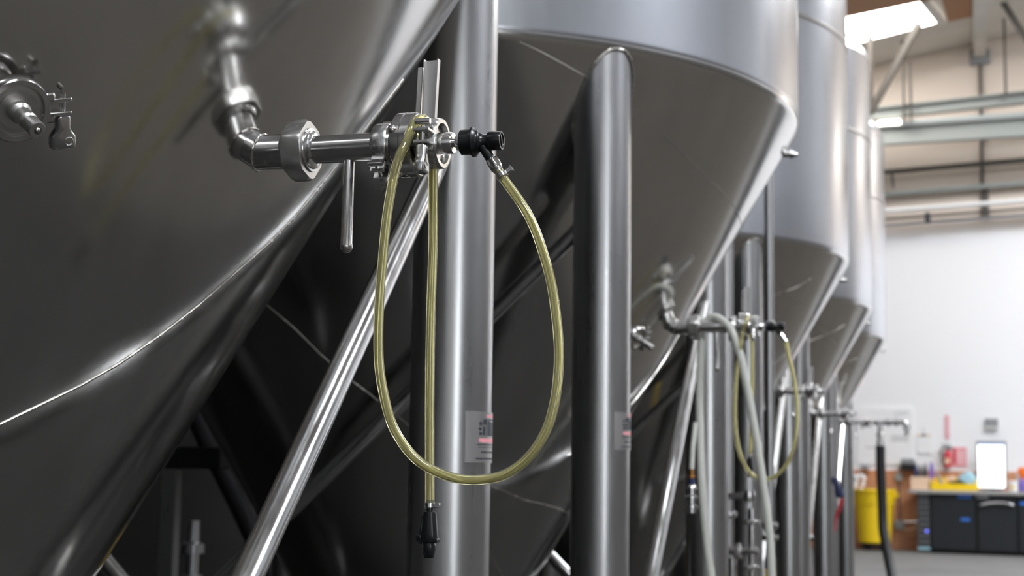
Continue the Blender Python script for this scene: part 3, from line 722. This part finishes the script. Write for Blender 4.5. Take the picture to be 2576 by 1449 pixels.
# ------------------------------------------------------------------ dark corner under the first tank
pp = thing('square_post', (-3.567, 6.3, 0), 'grey square post in the dark gap left of the long bright brace', 'post')
MB().box((0, 0, .66), (.075, .06, 1.32), bev=.006).build('upright', M['leg'], pp); MB().box((0.10, 0, 1.36), (.34, .10, .10), bev=.01).build('cross_arm', M['rubber'], pp)
bp2 = MB().tube(spline([(-4.245, 7.6, 1.75), (-4.066, 7.5, 1.5), (-3.844, 7.4, 1.22), (-3.651, 7.3, 0.98), (-3.418, 7.2, 0.62)]), .055, 18)
tag(bp2.build('rubber_hose', M['rubber'], shift=(-2.7, 7.0, 1.2)), 'thick black hose hanging in the dark gap under the nearest tank', 'hose')
wv = thing('pipe_manifold', (-3.606, 6.6, .38), 'pale steel pipe fittings low in the dark gap under the nearest tank', 'fitting')
MB().lathe([(0, .03), (.38, .03), (.385, .05), (.42, .05), (.425, .03), (.52, .03), (.525, .055), (.57, .055), (.58, .03), (.68, .026)], (0, 0, 0), (0, 0, 1), 24).build('pipe', M['silver'], wv)
MB().cyl((0, 0, .35), (.16, 0, .35), .024, 20).build('branch', M['silver'], wv)
ys = thing('yellow_bucket', (-3.621, 7.4, 0), 'yellow bucket just showing under the second tank at the bottom edge', 'bucket')
MB().lathe([(.0, .11), (.56, .14), (.57, .15), (.60, .15), (.60, .135), (.05, .105)], (0, 0, 0), (0, 0, 1), 32, caps=False).build('pail', M['yellow'], ys)

# ------------------------------------------------------------------ far wall: wainscot, notices, boxes
ws = MB().box((-4.15, -.012, .68), (8.5, .024, 1.36)); ws.box((1.2, -.012, .68), (2.2, .024, 1.36))
_dk = MB().box((7.6, -.012, .60), (8.8, .024, 1.2)).build('added_dark_band', M['chest'], smooth=False); _dk.location = wpos(0, 0, 0); _dk.rotation_euler = WROT; struct(_dk)  # dark band added out of view to darken what the cones reflect
o = ws.build('trim_4', M['ply'], smooth=False); o.location = wpos(0, 0, 0); o.rotation_euler = WROT; struct(o)
bb = wthing('notice_board', -.54, .01, 1.95, 'large white notice board behind the farthest valve', 'notice board')
MB().box((0, 0, 0), (1.0, .02, 1.0), bev=.006).build('panel', M['paper'], bb)
ln = MB()
for z in (.28, .0, -.04, -.08, -.2): ln.box((-.2 if z in (.28, -.2) else .25, -.0112, z), (.30, .001, .012))
ln.build('faint_writing', M['grey'], bb)
cb = wthing('clipboard', .124, .012, 1.82, 'white clipboard of papers hung right of the notice board', 'clipboard')
MB().box((0, 0, 0), (.25, .008, .35), bev=.003).build('board', M['white'], cb); MB().box((0, -.006, -.02), (.225, .004, .29)).build('sheet', M['paper'], cb)
MB().box((0, -.006, .155), (.24, .006, .03), bev=.002).build('wood_strip', M['pine'], cb)
mb = MB().box((0, -.010, .155), (.10, .012, .03), bev=.003); mb.cyl((0, -.004, .17), (0, -.004, .28), .006, 10); mb.build('clip', M['silver'], cb)
vs_ = wthing('vertical_sign', .512, .008, 2.11, 'tall narrow sign with red vertical lettering above the extinguisher', 'sign')
MB().box((0, 0, 0), (.085, .006, .40)).build('panel', M['palepink'], vs_)
text_mesh('lettering', 'FIRE EXTINGUISHER', .046, M['red'], (0, -.004, 0), (R_(90), R_(-90), 0), vs_, .001)
fe = wthing('fire_extinguisher', .525, .09, 1.42, 'red fire extinguisher with grey head hung on the white wall', 'fire extinguisher')
MB().lathe([(0, .04), (.01, .062), (.24, .062), (.28, .045), (.30, .022)], (0.01, 0, 0), (0, 0, 1), 32).build('cylinder', M['red'], fe)
MB().box((.012, -.062, .11), (.075, .004, .09), bev=.002).build('label', M['pine'], fe)
mb = MB().cyl((.01, 0, .29), (.01, 0, .36), .02, 20); mb.box((-.03, 0, .385), (.13, .025, .022), bev=.006); mb.box((-.035, 0, .35), (.11, .02, .015), bev=.005); mb.ball((.045, -.01, .335), .045, 18)
mb.build('valve_head', M['grey'], fe)
MB().tube(spline([(-.01, -.02, .34), (-.09, -.03, .31), (-.095, -.03, .18), (-.075, -.03, .06)]), .011, 12).build('hose', M['rubber'], fe)
rs = wthing('red_safety_sign', .715, .008, 1.60, 'red and white printed safety sign beside the fire extinguisher', 'sign')
MB().box((0, 0, 0), (.23, .008, .33)).build('panel', M['pink'], rs)
ln = MB()
for k in range(7): ln.box((.02, -.0048, .10 - .035 * k), (.15 - .02 * (k % 3), .001, .010))
ln.build('print_lines', M['paper'], rs)
MB().box((-.085, -.0048, .02), (.045, .0012, .27)).build('red_stripe', M['red'], rs)
gb = wthing('wall_thermostat', 1.255, .03, 2.175, 'small dark grey box alone on the white wall above the monitor', 'thermostat')
MB().box((0, 0, .01), (.21, .05, .14), bev=.012).build('housing', M['grey'], gb); MB().box((0, -.015, -.075), (.215, .06, .025), bev=.006).build('pale_sill', M['white'], gb)
pr = wthing('label_printer', -.13, .11, 1.36, 'grey label printer on the plywood ledge left of the bench', 'printer')
MB().box((0, 0, .075), (.23, .18, .06), bev=.015, mi=0).build('base', M['rubber'], pr); MB().box((0, .0, .155), (.22, .17, .10), bev=.03).build('lid', M['grey'], pr)
MB().box((0, 0, .02), (.26, .2, .045)).build('shelf', M['rubber'], pr)
sb = wthing('small_grey_case', -.88, .09, 1.362, 'small grey case on the plywood ledge behind the black hose', 'case')
MB().box((0, 0, .045), (.12, .10, .09), bev=.02).build('body', M['grey'], sb); MB().box((0, 0, -.008), (.16, .14, .016)).build('ledge', M['ply'], sb)
for (u, z, wd, hh, lab) in ((-.31, 1.245, .11, .135, 'grey outlet box high on the plywood beside the printer'), (-.31, .427, .16, .16, 'grey outlet box low on the plywood with a side conduit')):
    eb = wthing('outlet_box', u, .05, z, lab, 'outlet box', 'grey outlet boxes on the plywood')
    MB().box((0, 0, 0), (wd, .07, hh), bev=.02).build('box', M['outlet'], eb)
    if z > 1: MB().cyl((0, .01, -.06), (0, .01, -.74), .016, 14).build('conduit', M['tan'], eb)
    else:
        MB().cyl((.07, .01, .05), (.42, .01, .06), .014, 14).build('conduit', M['silver'], eb)
        MB().tube(spline([(.05, 0, -.07), (.14, -.02, -.085), (.22, -.02, -.06), (.36, 0, .02)]), .012, 12).build('cable', M['pine'], eb)

# yellow wheeled bin with a bag
yb = wthing('waste_bin', -.637, .5, 0, 'yellow round waste bin standing against the plywood wall', 'bin')
MB().lathe([(.13, .255), (.14, .27), (.76, .325), (.775, .34), (.83, .342), (.84, .352), (.985, .36), (1.0, .372), (1.035, .372), (1.035, .352), (.98, .34), (.3, .28), (.15, .26), (.15, .001)], (0, 0, 0), (0, 0, 1), 56, caps=False).build('body', M['yellow'], yb)
for sx in (-1, 1): MB().box((sx * .375, 0, .93), (.06, .12, .07), bev=.015).build('handle', M['yellow'], yb)
mb = MB().lathe([(.07, .23), (.12, .24), (.13, .22)], (0, 0, 0), (0, 0, 1), 40); mb.build('dolly', M['rubber'], yb)
for q in (45, 135, 225, 315): MB().lathe([(-.015, .035), (.015, .035)], (.19 * math.cos(R_(q)), .19 * math.sin(R_(q)), .035), (0, 1, 0), 20).build('castor', M['rubber'], yb)
bag = MB().tube(spline([(-.30, -.1, .98), (-.29, -.1, 1.10), (-.25, -.1, 1.24), (-.19, -.1, 1.26), (-.15, -.1, 1.22), (-.17, -.1, 1.1), (-.22, -.1, .98)]), [.03 + .01 * math.sin(k) for k in range(49)], 12)
bag.tube(spline([(-.38, -.1, .98), (-.36, -.08, 1.12), (-.33, -.08, 1.22), (-.29, -.1, 1.25), (-.27, -.1, 1.15)]), .03, 12)
tag(bag.build('plastic_bag', M['paper'], shift=(0, 0, 0)), 'white plastic bag handle sticking out of the yellow bin', 'bag'); _b = bpy.data.objects['plastic_bag']; _b.location = wpos(-.637, .5, 0); _b.rotation_euler = WROT

# ------------------------------------------------------------------ bench
wt = wthing('worktop', 1.6, .43, .985, 'long grey worktop over the black cabinets', 'worktop')
MB().box((0, 0, .028), (3.2, .78, .056), bev=.006).build('slab', M['top'], wt)
tc_ = wthing('drawer_chest', .235, .40, 0, 'narrow black drawer chest at the left end of the bench', 'drawer chest')
MB().box((0, .01, .51), (.215, .70, .945), bev=.006).build('carcass', M['chest'], tc_)
for k in range(9):
    z = .155 + k * .0945
    d = MB().box((0, -.348, z), (.20, .02, .082), bev=.004).build('drawer', M['drawer'], tc_)
    MB().box((0, -.364, z + .03), (.19, .014, .014), bev=.003).build('pull', M['silver'] if k == 8 else M['grey'], d)
MB().box((0, -.352, .075), (.20, .02, .05), bev=.006).build('kick_plate', M['ltblue'], tc_)
MB().ball((.055, -.362, .365), .022, 16, axis=(0, 1, 0), sq=.5).build('indicator_lamp', M['led'], tc_)
for (u0, u1, lab, kind) in ((.35, 1.085, 'black cabinet with two blue labels, next to the drawer chest', 0), (1.10, 1.735, 'black cabinet with a bowed silver handle under the monitor', 1), (1.75, 2.55, 'black cabinet at the right edge of the picture, blue label near its top', 2)):
    cb = wthing('base_cabinet', (u0 + u1) / 2, .40, 0, lab, 'cabinet', 'black base cabinets under the worktop'); wd = u1 - u0
    MB().box((0, .01, .52), (wd, .70, .93), bev=.006).build('carcass', M['chest'], cb)
    MB().box((0, .05, .03), (wd, .60, .06)).build('plinth', M['rubber'], cb)
    dr = MB().box((0, -.352, .51), (wd - .03, .02, .86), bev=.006).build('door', M['chest'], cb)
    if kind == 1:
        MB().tube(spline([(-.265, -.365, .805), (-.24, -.395, .815), (-.1, -.40, .848), (.05, -.40, .858), (.18, -.40, .848), (.26, -.395, .825), (.275, -.365, .815)]), .017, 16).build('handle', M['silver'], dr)
        MB().box((-.22, -.364, .945), (.20, .008, .05), bev=.003).build('label', M['silver'], dr)
    elif kind == 0:
        MB().box((.19, -.364, .945), (.21, .008, .05), bev=.003).build('label', M['blue'], dr); MB().box((.20, -.364, .57), (.145, .008, .055), bev=.003).build('label', M['blue'], dr)
    else: MB().box((-.27, -.364, .855), (.20, .008, .055), bev=.003).build('label', M['blue'], dr)
ZT = 1.041
mo = wthing('monitor', 1.30, .42, ZT, 'bright white portrait monitor standing on the worktop', 'monitor')
MB().box((0, 0, .43), (.48, .045, .80), bev=.012).build('bezel', M['grey'], mo); MB().box((0, -.0235, .425), (.425, .004, .735)).build('screen', M['screen'], mo)
MB().box((0, -.027, .775), (.425, .002, .03)).build('title_bar', M['blue'], mo); mb = MB().box((0, .03, .01), (.30, .20, .02), bev=.006); mb.box((0, .045, .12), (.08, .03, .22)); mb.build('stand', M['rubber'], mo)
tr = wthing('parts_tray', .70, .40, ZT, 'yellow open tray of tools left of the monitor', 'tray')
mb = MB().box((0, 0, .01), (.74, .34, .02)); mb.box((0, -.165, .055), (.74, .015, .11), bev=.004); mb.box((0, .165, .105), (.74, .015, .21), bev=.004); mb.box((-.365, 0, .09), (.015, .34, .18), bev=.004); mb.box((.365, 0, .09), (.015, .34, .18), bev=.004)
mb.build('tray_body', M['yellow'], tr)
tl = wthing('grey_tool', .46, .40, ZT + .02, 'grey tool leaning in the left of the yellow tray', 'tool'); MB().loft([(0, .03, .03), (.1, .035, .03), (.26, .02, .02), (.3, .012, .012)], (.05, 0, .02), (-.45, 0, 1), (1, 0, 0), 18).build('shaft', M['grey'], tl)
tg = wthing('hand_drill', .60, .40, ZT + .02, 'pale orange tool lying in the yellow tray', 'tool'); MB().loft([(0, .02, .025), (.05, .04, .03), (.14, .045, .03), (.18, .02, .02)], (-.06, 0, .14), (1, 0, .25), (0, 0, 1), 18).build('body', M['pine'], tg); MB().box((0.03, 0, .07), (.04, .04, .14), bev=.01).build('grip', M['tan'], tg)
nv = wthing('navy_pouch', .80, .34, ZT + .02, 'navy pouch in the yellow tray under the blue cloth', 'pouch'); MB().loft([(0, .05, .04), (.05, .17, .07), (.12, .15, .07), (.15, .06, .04)], (0, 0, 0), (0, 0, 1), (1, 0, 0), 22).build('pouch_body', M['navy'], nv)
cl_ = wthing('blue_cloth', .89, .44, ZT + .11, 'pale blue cloth heaped over the right of the yellow tray', 'cloth')
MB().loft([(0, .12, .10), (.03, .17, .12), (.09, .15, .11), (.15, .11, .09), (.20, .06, .06), (.215, .02, .03)], (0, 0, 0), (.45, 0, 1), (1, 0, 0), 26, 2.2).build('heap', M['ltblue'], cl_)
cr_ = wthing('wooden_crate', .145, .42, ZT, 'pale wooden box holding bottles on the left end of the bench', 'box')
mb = MB()
for (c, sz) in (((0, 0, .008), (.30, .24, .016)), ((0, -.115, .11), (.30, .014, .21)), ((0, .115, .11), (.30, .014, .21)), ((-.145, 0, .11), (.014, .24, .21)), ((.145, 0, .11), (.014, .24, .21))): mb.box(c, sz)
mb.build('box_body', M['pine'], cr_, smooth=False)
for (u, mt, hh, lab) in ((.055, 'navy', .40, 'dark bottle at the left in the wooden box'), (.135, 'tan', .38, 'brown bottle in the middle of the wooden box'), (.215, 'ink', .40, 'black bottle right of the brown one in the wooden box')):
    bo = wthing('bottle', u, .42, ZT + .018, lab, 'bottle', 'bottles in the wooden box')
    MB().lathe([(0, .034), (.005, .038), (hh * .80, .038), (hh * .9, .024), (hh, .022)], (0, 0, 0), (0, 0, 1), 20).build('bottle_body', M[mt], bo); MB().cyl((0, 0, hh), (0, 0, hh + .02), .018, 16).build('cap', M['ink'], bo)
bo = wthing('purple_bottle', .318, .42, ZT, 'tall slim violet bottle right of the wooden box', 'bottle'); MB().lathe([(0, .03), (.005, .036), (.38, .036), (.41, .024), (.43, .022)], (0, 0, 0), (0, 0, 1), 20).build('bottle_body', M['purple'], bo); MB().cyl((0, 0, .43), (0, 0, .46), .024, 16).build('cap', M['purple'], bo)
tu = wthing('white_tub', 1.665, .58, ZT, 'white tub with a lime label right of the monitor', 'tub'); MB().lathe([(0, .066), (.14, .072)], (0, 0, 0), (0, 0, 1), 30).build('tub_body', M['white'], tu); MB().lathe([(.14, .077), (.17, .077), (.175, .07)], (0, 0, 0), (0, 0, 1), 30).build('lid', M['white'], tu); MB().box((0, -.07, .07), (.05, .01, .05), bev=.004).build('label', M['yellow'], tu)
og = wthing('spray_bottle', 1.80, .45, ZT, 'purple bottle with orange top at the right edge', 'bottle'); MB().lathe([(0, .06), (.01, .07), (.14, .07), (.2, .04), (.22, .025)], (0, 0, 0), (0, 0, 1), 28).build('bottle_body', M['purple'], og); MB().loft([(0, .03, .03), (.06, .08, .05), (.15, .10, .055), (.19, .05, .04)], (0, 0, .21), (.1, 0, 1), (1, 0, 0), 22).build('orange_top', M['orange'], og)
wp = wthing('white_funnel', 1.70, .30, ZT, 'white funnel shape behind the tub near the right edge', 'funnel'); MB().lathe([(0, .09), (.02, .09), (.24, .025), (.30, .022)], (0, 0, 0), (0, 0, 1), 28).build('cone', M['white'], wp)

# ------------------------------------------------------------------ pipes and beams high on the far wall
def hpipe(name, out, z0, z1, r, mat, label, u0=-6.0, u1=7.5, cat='pipe'):
    def zz(u): return z0 + (z1 - z0) * (u + .4) / 2.3
    t = thing(name, wpos(0, out, 0), label, cat, 'pipes running along the far wall' if cat == 'pipe' else None, WROT)
    MB().cyl((u0, 0, zz(u0)), (u1, 0, zz(u1)), r, 20).build('run', M[mat], t)
    hg = MB()
    MB().cyl((3.0, .0, zz(3.0)), (3.0, out, zz(3.0) + .0), r * .5, 10).build('wall_hanger', M['grey'], t)
    return t
pc = hpipe('sprinkler_pipe', .30, 6.57, 6.61, .045, 'tan', 'brownish pipe highest of the thin pipes on the far wall')
MB().cyl((-.30, 0, 6.52), (-.28, 0, 6.28), .022, 14).build('drop', M['tan'], pc)
hpipe('conduit_pipe', .15, 6.20, 6.24, .05, 'paint', 'grey green conduit between the brown pipe and the white pipe')
hpipe('white_pipe', .40, 5.86, 5.90, .042, 'white', 'glossy white pipe running over two thin grey pipes on the wall')
hpipe('grey_pipe', .30, 5.735, 5.775, .024, 'tan', 'thin brown pipe just under the white pipe')
pg = hpipe('lower_pipe', .22, 5.64, 5.68, .035, 'silver', 'lowest silver pipe on the far wall, above the white paint')
ck = wthing('pipe_valve', .30, .30, 5.72, 'small black valve on the lowest pipes of the far wall', 'valve'); MB().loft([(-.09, .03, .03), (-.06, .045, .045), (.04, .05, .05), (.09, .03, .03)], (0, 0, 0), (0, 0, 1), (1, 0, 0), 18).build('valve_body', M['ink'], ck); MB().cyl((-.34, 0, .03), (-.2, 0, .03), .012, 10).build('tag_rod', M['copper'], ck)
def beam(name, out, z0, z1, hgt, mat, label):
    def zz(u): return z0 + (z1 - z0) * (u + .37) / 2.4
    t = thing(name, wpos(0, out, 0), label, 'beam', 'steel beams before the far wall', WROT)
    for nm, zo, hh, d in (('web', .0, hgt, .03), ('upper_flange', hgt / 2, .03, .18), ('lower_flange', -hgt / 2, .03, .18)):
        mb = MB(); u0, u1 = -6.0, 7.5
        vs = [(u, y, zz(u) + zo + q * hh / 2) for u in (u0, u1) for y in (-d / 2, d / 2) for q in (-1, 1)]
        mb.add(vs, [(0, 1, 3, 2), (4, 6, 7, 5), (0, 4, 5, 1), (2, 3, 7, 6), (0, 2, 6, 4), (1, 5, 7, 3)]); mb.build(nm, M[mat], t, smooth=False)
    return t
beam('upper_beam', 1.0, 7.47, 7.52, .17, 'paint', 'slim upper steel beam before the far wall')
bmB = beam('lower_beam', 1.0, 7.07, 7.03, .30, 'paint', 'deep lower steel beam with a lit tube along its top')
tl_ = thing('bright_tube', wpos(-.18, 1.05, 7.27), 'glowing white tube at the left end of the lower beam top', 'lamp', None, WROT)
MB().lathe([(-.19, .02), (-.18, .05), (.18, .05), (.19, .02)], (0, 0, 0), (1, 0, 0), 20).build('glowing_tube', emit('tube_glow', (1, .97, .86), 6.0), tl_)  # emissive tube at the left end of the pale pipe
MB().box((0, 0, -.055), (.34, .06, .02)).build('holder', M['white'], tl_)
hp = thing('duct_pipe', wpos(0, 1.05, 7.25), 'pale pipe lying along the top of the lower beam', 'pipe', None, WROT)
MB().cyl((.02, 0, 0), (7.5, 0, -.12), .05, 20).build('run', M['outlet'], hp)
vc = wthing('wall_conduit', 1.195, .06, 5.7, 'vertical conduit climbing the far wall under the ceiling beam', 'conduit'); MB().cyl((0, 0, 0), (0, 0, 3.0), .03, 14).build('run', M['tan'], vc); MB().cyl((.07, 0, 0.0), (.07, 0, .52), .035, 14).build('sleeve', M['tan'], vc)
for (u, z0_, z1_, lab) in ((.09, 7.2, 8.72, 'left rod of the pair hanging before the beams'), (.205, 7.2, 8.30, 'right, shorter rod of the pair hanging before the beams'), (1.76, 7.5, 8.86, 'lone thin rod hanging right of the ceiling beam')):
    rd = wthing('hanging_rod', u, 1.14, z0_, lab, 'rod', 'hanging rods before the beams'); MB().cyl((0, 0, 0), (0, 0, z1_ - z0_), .022, 12).build('rod', M['tan'], rd)
    MB().box((0, 0, .0), (.06, .06, .04)).build('bracket', M['grey'], rd)
rt_ = wthing('roof_truss', -.28, 2.0, 7.25, 'grey truss post with a slanting strut in front of the skylight', 'truss')
MB().box((0, 0, .78), (.075, .075, 1.62)).build('post', M['tan'], rt_, smooth=False)
def strut(t, a, b, wd):
    a, b = Vector(a), Vector(b); d = (b - a).normalized(); x = Vector((0, 1, 0)); y = d.cross(x)
    MB().box((a + b) / 2, (wd, wd, (b - a).length), Matrix((y, x, d)).transposed()).build('strut', M['tan'], t, smooth=False)
strut(rt_, (0, 0, .02), (.93, 0, 1.66), .10); strut(rt_, (3.0, 0, .02), (2.12, 0, 1.68), .10); MB().box((1.5, 0, 0), (3.1, .09, .09)).build('chord', M['tan'], rt_, smooth=False) if False else None
cbm = MB(); z_ = ceil_z(.2)
cbm.box((.2, 12.4, z_ - .12), (.20, 31.0, .34)); struct(cbm.build('trim_5', M['ceil'], smooth=False))
struct(MB().box((.2, 27.0, z_ - .28), (.34, .16, .26)).build('trim_6', M['grey'], smooth=False))
# high-bay lamps on the aisle side, out of frame but mirrored in the tanks
for (x, y, z, lab) in ((9.0, 25.4, 7.35, 'high-bay lamp hanging beyond the right edge near the far wall'),):
    hl = thing('high_bay_lamp', (x, y, z), lab, 'lamp')
    MB().ball((0, 0, -.12), .19, 24).build('glowing_bulb', M['tube'], hl)
    MB().lathe([(-.03, .24), (.12, .20), (.32, .08), (.42, .05)], (0, 0, 0), (0, 0, 1), 28).build('shade', M['silver'], hl); MB().cyl((0, 0, .4), (0, 0, ceil_z(x) - z), .01, 10).build('stem', M['grey'], hl)
